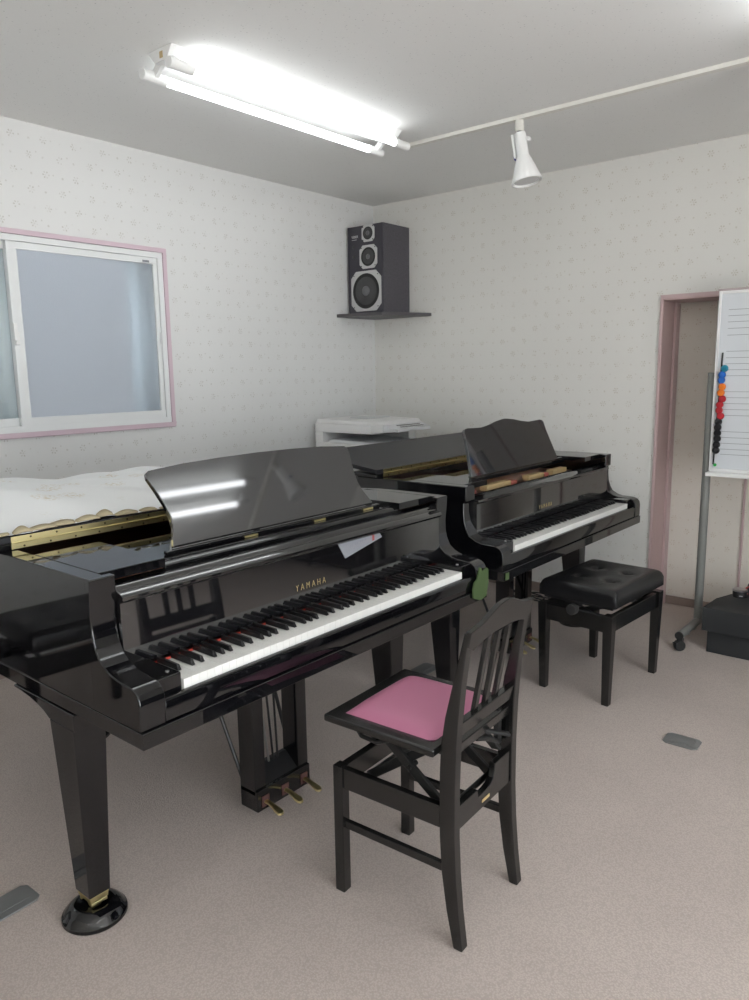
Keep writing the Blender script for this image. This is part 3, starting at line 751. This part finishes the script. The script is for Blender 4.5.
def oct_(cx,cz,w,h,c): return [(cx-w+c,cz-h),(cx+w-c,cz-h),(cx+w,cz-h+c),(cx+w,cz+h-c),(cx+w-c,cz+h),(cx-w+c,cz+h),(cx-w,cz+h-c),(cx-w,cz-h+c)]
def driver(cx,cz,w,h,c,rad,dome,name):
    pl_=MB(SP).xz(oct_(cx,cz,w,h,c),sy0-.006,sy0-.0002).build(name,M_alu,sp,bevel=.002)
    MB(SP).lathe([(rad,.006),(rad*.98,.0085),(rad*.90,.009),(rad*.84,.006),(rad*.82,.0062),(0,.0062)],(cx,sy0,cz),(0,-1,0),40).build('surround',M_rubber,pl_,smooth=True)
    MB(SP).lathe([(rad*.80,.0064),(rad*.78,.0078),(rad*.55,.0068),(0,.0066)],(cx,sy0,cz),(0,-1,0),40).build('cone',M_cone,pl_,smooth=True)
    MB(SP).lathe([(dome,.0069),(dome*.9,.010),(dome*.7,.0135),(dome*.4,.016),(0,.017)],(cx,sy0,cz),(0,-1,0),28).build('dust_cap',M_cap,pl_,smooth=True)
    sc=MB(SP)
    for a in (-1,1):
        for b in (-1,1): sc.lathe([(0,0),(.004,0),(.004,.0015),(0,.002)],(cx+a*(w-c*.62),sy0-.006,cz+b*(h-c*.62)),(0,-1,0),8)
    sc.build('screws',M_rubber,pl_)
scx=-3.4575
H=sz1-sz0
driver(scx+.010,sz0+.150,.134,.134,.045,.118,.034,'woofer')
driver(scx+.034,sz0+.375,.078,.077,.028,.062,.018,'midrange')
driver(scx+.034,sz0+.528,.056,.055,.020,.042,.016,'tweeter')
text_mesh('lettering','YAMAHA',.026,M_alu,sp,frameM(Vector((scx-.088,sy0-.0004,sz0+.515))-SP,(1,0,0),(0,0,1)),sx=.55)
MB(SP).box(scx-.115,scx-.07,sy0-.0008,sy0-.0001,sz0+.495,sz0+.498).build('model_line',M_alu,sp)
for zz in (.45,.385): MB(SP).lathe([(.012,0),(.012,.002),(.009,.004),(0,.004)],(scx-.10,sy0,sz0+zz),(0,-1,0),20).build('level_knob',M_cone,sp,smooth=True)

# ------------------------------------------------------------------ copier on its stand
PX0,PX1,PY0,PY1=-3.570,-3.075,3.66,4.20; pz=.86
ps=empty('copier_stand',(-3.34,3.93,0),'grey stand holding the white copier in the corner','stand'); O=Vector((-3.34,3.93,0))
MB(O).box(PX0,PX1,PY0+.02,PY1,pz-.03,pz).build('top',M_plast2,ps,bevel=.003)
for x in (PX0+.02,PX1-.02):
    for y in (PY0+.04,PY1-.02): MB(O).box(x-.015,x+.015,y-.015,y+.015,0,pz-.03).build('leg',M_grey,ps)
cp=empty('copier',(-3.34,3.93,pz),'white multifunction copier with open paper gap, behind the rear piano','copier'); O=Vector((-3.34,3.93,pz))
MB(O).box(PX0,PX1,PY0,PY1,pz,.985).build('base_unit',M_plast,cp,bevel=.006)
MB(O).box(PX0,PX0+.07,PY0,PY1,.985,1.055).build('side_column',M_plast,cp,bevel=.004)
MB(O).box(PX0+.07,PX1-.05,PY1-.08,PY1,.985,1.055).build('rear_column',M_plast,cp,bevel=.004)
MB(O).hexa([(PX0+.10,PY0+.01,.986),(PX1+.05,PY0+.01,.986),(PX1+.05,PY1-.09,.986),(PX0+.10,PY1-.09,.986),(PX0+.13,PY0+.02,1.008),(PX1+.05,PY0+.02,.995),(PX1+.05,PY1-.09,.995),(PX0+.13,PY1-.09,1.008)]).build('output_tray',M_plast2,cp,bevel=.003)
MB(O).box(PX0,PX1,PY0,PY1,1.055,1.113).build('scanner',M_plast,cp,bevel=.005)
MB(O).hexa([(PX1,PY0+.12,1.06),(PX1+.10,PY0+.15,1.062),(PX1+.10,PY1-.03,1.062),(PX1,PY1,1.06),(PX1,PY0+.12,1.108),(PX1+.10,PY0+.15,1.082),(PX1+.10,PY1-.03,1.082),(PX1,PY1,1.108)]).build('control_panel',M_plast2,cp,bevel=.004)
b=MB(O)
for i in range(9): 
    for j in range(2): b.box(PX1+.03+j*.03,PX1+.045+j*.03,PY0+.22+i*.028,PY0+.238+i*.028,1.098-.008*j,1.102-.008*j)
b.build('panel_buttons',M_grey,cp)
MB(O).hexa([(PX0+.005,PY0+.004,1.114),(PX1-.002,PY0+.004,1.114),(PX1-.002,PY1-.004,1.114),(PX0+.005,PY1-.004,1.114),(PX0+.012,PY0+.012,1.142),(PX1-.012,PY0+.012,1.130),(PX1-.012,PY1-.012,1.130),(PX0+.012,PY1-.012,1.142)]).build('scanner_lid',M_plast,cp,bevel=.004)
MB(O).box(PX0+.14,PX0+.30,PY0+.20,PY1-.10,1.139,1.147).build('lid_recess',M_plast2,cp,bevel=.003)

# ------------------------------------------------------------------ whiteboard on castors
WX=-1.176; WY=4.15; WW=1.35
wb=empty('whiteboard',(WX+.7,WY,0),'white music board ruled with staves on a grey wheeled stand','whiteboard'); O=Vector((WX+.7,WY,0))
for x in (WX,WX+WW+.06):
    p=MB(O).tube([(x,WY,.095),(x,WY,1.420)],.0215,20).build('pole',M_grey,wb,bevel=.002)
    MB(O).tube([(x,WY-.30,.082),(x,WY+.20,.082)],.021,20).build('foot',M_grey,wb,bevel=.002)
    for yy in (WY-.302,WY+.202):
        MB(O).tube([(x,yy-.004,.082),(x,yy+.004,.082)],.0215,18).build('end_cap',M_rubber,wb)
    for yy in (WY-.29,WY+.18):
        c=MB(O); c.tube([(x+.010,yy-.013,.028),(x-.010,yy+.013,.028)],.028,22); co=c.build('caster',M_rubber,wb,bevel=.004)
        MB(O).bar((x,yy-.004,.061),(x,yy+.03,.05),.026,.022).build('caster_fork',M_rubber,co,bevel=.002)
        MB(O).bar((x-.008,yy-.03,.045),(x-.012,yy-.045,.052),.02,.006).build('brake_tab',M_rubber,co)
    for yy in (WY-.15,WY-.05): MB(O).tube([(x,yy,.046),(x,yy,.062)],.007,10).build('bolt',M_steel,wb)
bx0=WX+.020; bx1=bx0+WW; by=WY-.032; bz0=.915; bz1=1.822
MB(O).box(bx0+.008,bx1-.008,by-.002,by+.014,bz0+.01,bz1-.01).build('board_panel',M_board,wb)
fr=MB(O)
fr.box(bx0,bx0+.014,by-.008,by+.018,bz0,bz1).box(bx1-.014,bx1,by-.008,by+.018,bz0,bz1).box(bx0+.014,bx1-.014,by-.008,by+.018,bz1-.014,bz1).box(bx0+.014,bx1-.014,by-.008,by+.018,bz0,bz0+.014)
fr.build('board_frame',M_alu2 if 'M_alu2' in globals() else mat('white_frame',(.78,.78,.78),.3),wb,bevel=.003)
MB(O).box(bx0-.004,bx1+.004,by-.010,by+.020,bz1+.0005,bz1+.012).build('top_rail',mat('rail_grey_pink',(.45,.38,.38),.4),wb,bevel=.002)
MB(O).xz([(0,0)]*0 or [(bx0+.0,bz0-.022),(bx1,bz0-.022),(bx1,bz0-.002),(bx0,bz0-.002)],by-.065,by+.004).build('pen_tray',M_plast,wb,bevel=.004)
st=MB(O)
def zof(py): return bz1-(py-291.4)/(473-291.4)*(bz1-bz0)
for py in (311,317,323,329.4,336,352,358.4,364.4,370.4,376.4,392.4,398.4,404.4,410.4,416.4,433,439,445,451,456.4):
    z=zof(py)+.006; st.box(bx0+.050,bx1-.05,by-.0032,by-.0022,z-.0011,z+.0011)
st.build('stave_lines',M_line,wb)
sr=MB((bx0+.02,by-.006,bz0+.04)).bar((bx0+.021,by-.006,bz0+.035),(bx0+.035,by-.006,zof(352)),.007,.007,(0,1,0)).build('magnetic_strip',M_rubber,loc=(bx0+.02,by-.006,bz0+.04),bevel=.001)
tag(sr,'thin black magnetic strip stuck along the edge of the whiteboard','magnetic strip')
cols={'teal':(.02,.22,.32),'blue':(.02,.13,.50),'orange':(.80,.20,.02),'red':(.42,.02,.03),'black':(.012,.012,.014)}
mm={k_:mat('magnet_'+k_,v,.35) for k_,v in cols.items()}
seq=['teal','blue','blue','orange','orange','red','red','red','red']+['black']*6
pxs=[290,270,265,270,260,270,250,245,255,238,233,230,228,222,217]; pys=[232,285,330,385,435,487,537,583,632,682,730,778,825,878,927]
lab={0:'teal round magnet, topmost of the column on the whiteboard',1:'blue round magnet directly below the teal one on the whiteboard',2:'blue round magnet directly above the orange ones on the whiteboard',
3:'upper of the two orange round magnets on the whiteboard',4:'lower of the two orange round magnets on the whiteboard',
5:'red round magnet directly below the orange ones on the whiteboard',6:'second red round magnet from the top on the whiteboard',7:'third red round magnet from the top on the whiteboard',8:'red round magnet directly above the black ones on the whiteboard',
9:'black round magnet directly below the red ones on the whiteboard',10:'second black round magnet from the top on the whiteboard',11:'third black round magnet from the top on the whiteboard',12:'fourth black round magnet from the top on the whiteboard',13:'fifth black round magnet from the top on the whiteboard',14:'black round magnet lowest of the column on the whiteboard'}
for i,c in enumerate(seq):
    z=zof(340+pys[i]*.12); 
    # board-left edge slants in view: distance from it in pixels -> metres
    edge=690+ (225-(pys[i]-0)*.055)*.12
    x=bx0+.006+max(.0,(690+pxs[i]*.12-(720.6-(340+pys[i]*.12-300)*.0655)))*.0052
    o=MB().lathe([(0,0),(.0165,0),(.018,.003),(.0175,.011),(.013,.016),(0,.0175)],(0,0,0),(0,-1,0),24).build('round_magnet',mm[c],smooth=True,loc=(x,by-.0105,z))
    tag(o,lab[i],'magnet','coloured magnets on the whiteboard')
o=MB().lathe([(0,0),(.008,0),(.008,.005),(0,.006)],(0,0,0),(0,-1,0),16).build('round_magnet',mat('magnet_green',(.03,.42,.08),.4),smooth=True,loc=(bx0+.030,by-.0025,bz0+.032))
tag(o,'small green magnet at the bottom left corner of the whiteboard','magnet','coloured magnets on the whiteboard')

# black stepped box, tin and red-marked pad
BX=Vector((-.70,4.05,0))
b0=empty('step_box',BX,'black two-tier box on the carpet in front of the whiteboard foot','box')
MB(BX).box(-1.062,-.42,3.925,4.30,0,.118).build('lower_tier',M_box,b0,bevel=.004)
MB(BX).xy([(-1.085,3.900),(-.40,3.900),(-.40,4.30),(-1.00,4.33),(-1.075,4.10)],.1185,.242).build('upper_tier',M_box,b0,bevel=.004)
tn=empty('tin',(-.985,4.20,.2425),'small round tin with silver lid on the black box','tin')
MB((0,0,0)).lathe([(0,0),(.034,0),(.035,.003),(.035,.030),(.033,.032),(0,.032)],(0,0,0),(0,0,1),28).build('body',M_rubber,tn,smooth=True)
MB((0,0,0)).lathe([(0,.0325),(.036,.0325),(.036,.040),(.033,.042),(0,.041)],(0,0,0),(0,0,1),28).build('lid',M_steel,tn,smooth=True)
MB((0,0,0)).bar((.006,-.0355,.012),(.022,-.031,.012),.008,.001,(0,0,1)).build('label_mark',M_plast,tn)
cs=empty('black_case',(-.90,4.255,.2425),'small black case with red ring beside the tin on the black box','case')
MB().hexa([(-.07,-.03,0),(.12,-.03,0),(.12,.04,0),(-.07,.04,0),(-.06,0,.062),(.12,0,.062),(.12,.04,.062),(-.06,.04,.062)]).build('body',M_box,cs,bevel=.004)
pts=[(-.035+.028*math.cos(a*PI/10),-.032+.012*math.sin(a*PI/10)*.3,.033+.024*math.sin(a*PI/10)) for a in range(-3,14)]
MB().tube(pts,.004,8).build('red_ring',mat('red_rubber',(.40,.05,.05),.5),cs,smooth=True)

# floor outlet covers
def outlet(x,y,rz,label):
    r=empty('floor_outlet',(x,y,0),label,'floor outlet','grey floor outlet covers',rz)
    MB().xy(oct_(0,0,.066,.047,.014),0,.006).build('cover',M_outlet,r,bevel=.002)
    MB().box(-.044,.044,-.023,.023,.0062,.0082).build('flap',M_outlet,r,bevel=.001)
outlet(-.845,2.875,math.radians(2),'grey metal floor outlet cover on the open carpet in front of the tufted bench')
outlet(-2.0,.785,math.radians(92),'grey metal floor outlet cover beside the left leg of the front piano')
outlet(-2.07,2.85,math.radians(90),'grey metal floor outlet cover under the left side of the rear piano')

# black cable on the floor by the back wall
mb=MB((-2.2,4.2,0))
pts=[(-2.45,4.28,.006)]
for i in range(60):
    a=i/59*2*PI*2.3; rr=.10+.05*math.sin(a*.7)
    pts.append((-2.27+rr*1.3*math.cos(a)+.02*i/59,4.20+rr*.6*math.sin(a),.008+.03*abs(math.sin(a*1.3))*i/59))
pts+=[(-2.05,4.27,.006),(-1.9,4.31,.006)]
mb.tube(pts,.0045,8)
o=mb.build('power_cable',M_cord,smooth=True,loc=(-2.2,4.2,0)); tag(o,'loose coil of thin black cable on the carpet by the back wall','cable')

# dark bookcase on the unseen stretch of back wall, mirrored in the front fallboard
bc=empty('bookcase',(.85,4.2,0),'dark bookcase against the back wall, mirrored in the front fallboard','bookcase'); O=Vector((.85,4.2,0))
for x in (.36,.85,1.34): MB(O).box(x-.012,x+.012,4.06,4.385,0,1.15).build('upright',M_wood,bc)
for z in (.04,.45,.80,1.14):
    for a in (.372,.862): MB(O).box(a,a+.466,4.06,4.385,z-.01,z+.01).build('shelf_board',M_wood,bc)
MB(O).box(.348,1.352,4.386,4.389,0,1.15).build('back_panel',M_wood,bc)

bc=empty('bookcase',(1.72,3.35,0),'dark bookcase against the right wall, mirrored in the front fallboard','bookcase'); O=Vector((1.72,3.35,0))
for y in (2.55,3.08,3.62,4.05): MB(O).box(1.58,1.895,y-.012,y+.012,0,1.15).build('upright',M_wood,bc)
for z in (.04,.45,.80,1.14):
    for a,b in ((2.562,3.068),(3.092,3.608),(3.632,4.038)): MB(O).box(1.58,1.895,a,b,z-.01,z+.01).build('shelf_board',M_wood,bc)
MB(O).box(1.896,1.899,2.538,4.062,0,1.15).build('back_panel',M_wood,bc)

# ------------------------------------------------------------------ camera
f=752.343; yaw,pitch,roll=-0.695513023,0.16963841,0.0148339992
fwd=Vector((math.sin(yaw),math.cos(yaw),0)); right=Vector((math.cos(yaw),-math.sin(yaw),0)); down=Vector((0,0,-1))
f2=fwd*math.cos(pitch)+down*math.sin(pitch); d2=-fwd*math.sin(pitch)+down*math.cos(pitch)
r3=right*math.cos(roll)+d2*math.sin(roll); d3=-right*math.sin(roll)+d2*math.cos(roll)
cd=bpy.data.cameras.new('camera'); cam=bpy.data.objects.new('camera',cd); C.objects.link(cam)
cd.sensor_fit='HORIZONTAL'; cd.sensor_width=36; cd.lens=f/749*36; cd.clip_start=.02
u=-d3; b=-f2
cam.matrix_world=Matrix(((r3.x,u.x,b.x,0),(r3.y,u.y,b.y,0),(r3.z,u.z,b.z,1.45296),(0,0,0,1)))
scene.camera=cam
# ------------------------------------------------------------------ world + colour
w=bpy.data.worlds.new('sky'); scene.world=w; w.use_nodes=True
bg=w.node_tree.nodes['Background']; bg.inputs[1].default_value=4.3
# overcast sky above, lower half made brighter to throw light up on the ceiling
tc=w.node_tree.nodes.new('ShaderNodeTexCoord'); sp_=w.node_tree.nodes.new('ShaderNodeSeparateXYZ'); cr_=w.node_tree.nodes.new('ShaderNodeValToRGB')
mp=w.node_tree.nodes.new('ShaderNodeMapRange'); mp.inputs[1].default_value=-.25; mp.inputs[2].default_value=.25
w.node_tree.links.new(tc.outputs['Generated'],sp_.inputs[0]); w.node_tree.links.new(sp_.outputs[2],mp.inputs[0]); w.node_tree.links.new(mp.outputs[0],cr_.inputs[0])
cr_.color_ramp.elements[0].color=(1.17,1.16,1.15,1); cr_.color_ramp.elements[1].color=(.80,.84,.88,1); cr_.color_ramp.elements[0].position=.35; cr_.color_ramp.elements[1].position=.65
w.node_tree.links.new(cr_.outputs[0],bg.inputs[0])
scene.view_settings.view_transform='Standard'; scene.view_settings.look='None'; scene.view_settings.gamma=1
scene.view_settings.use_curve_mapping=False; scene.view_settings.exposure=0.66
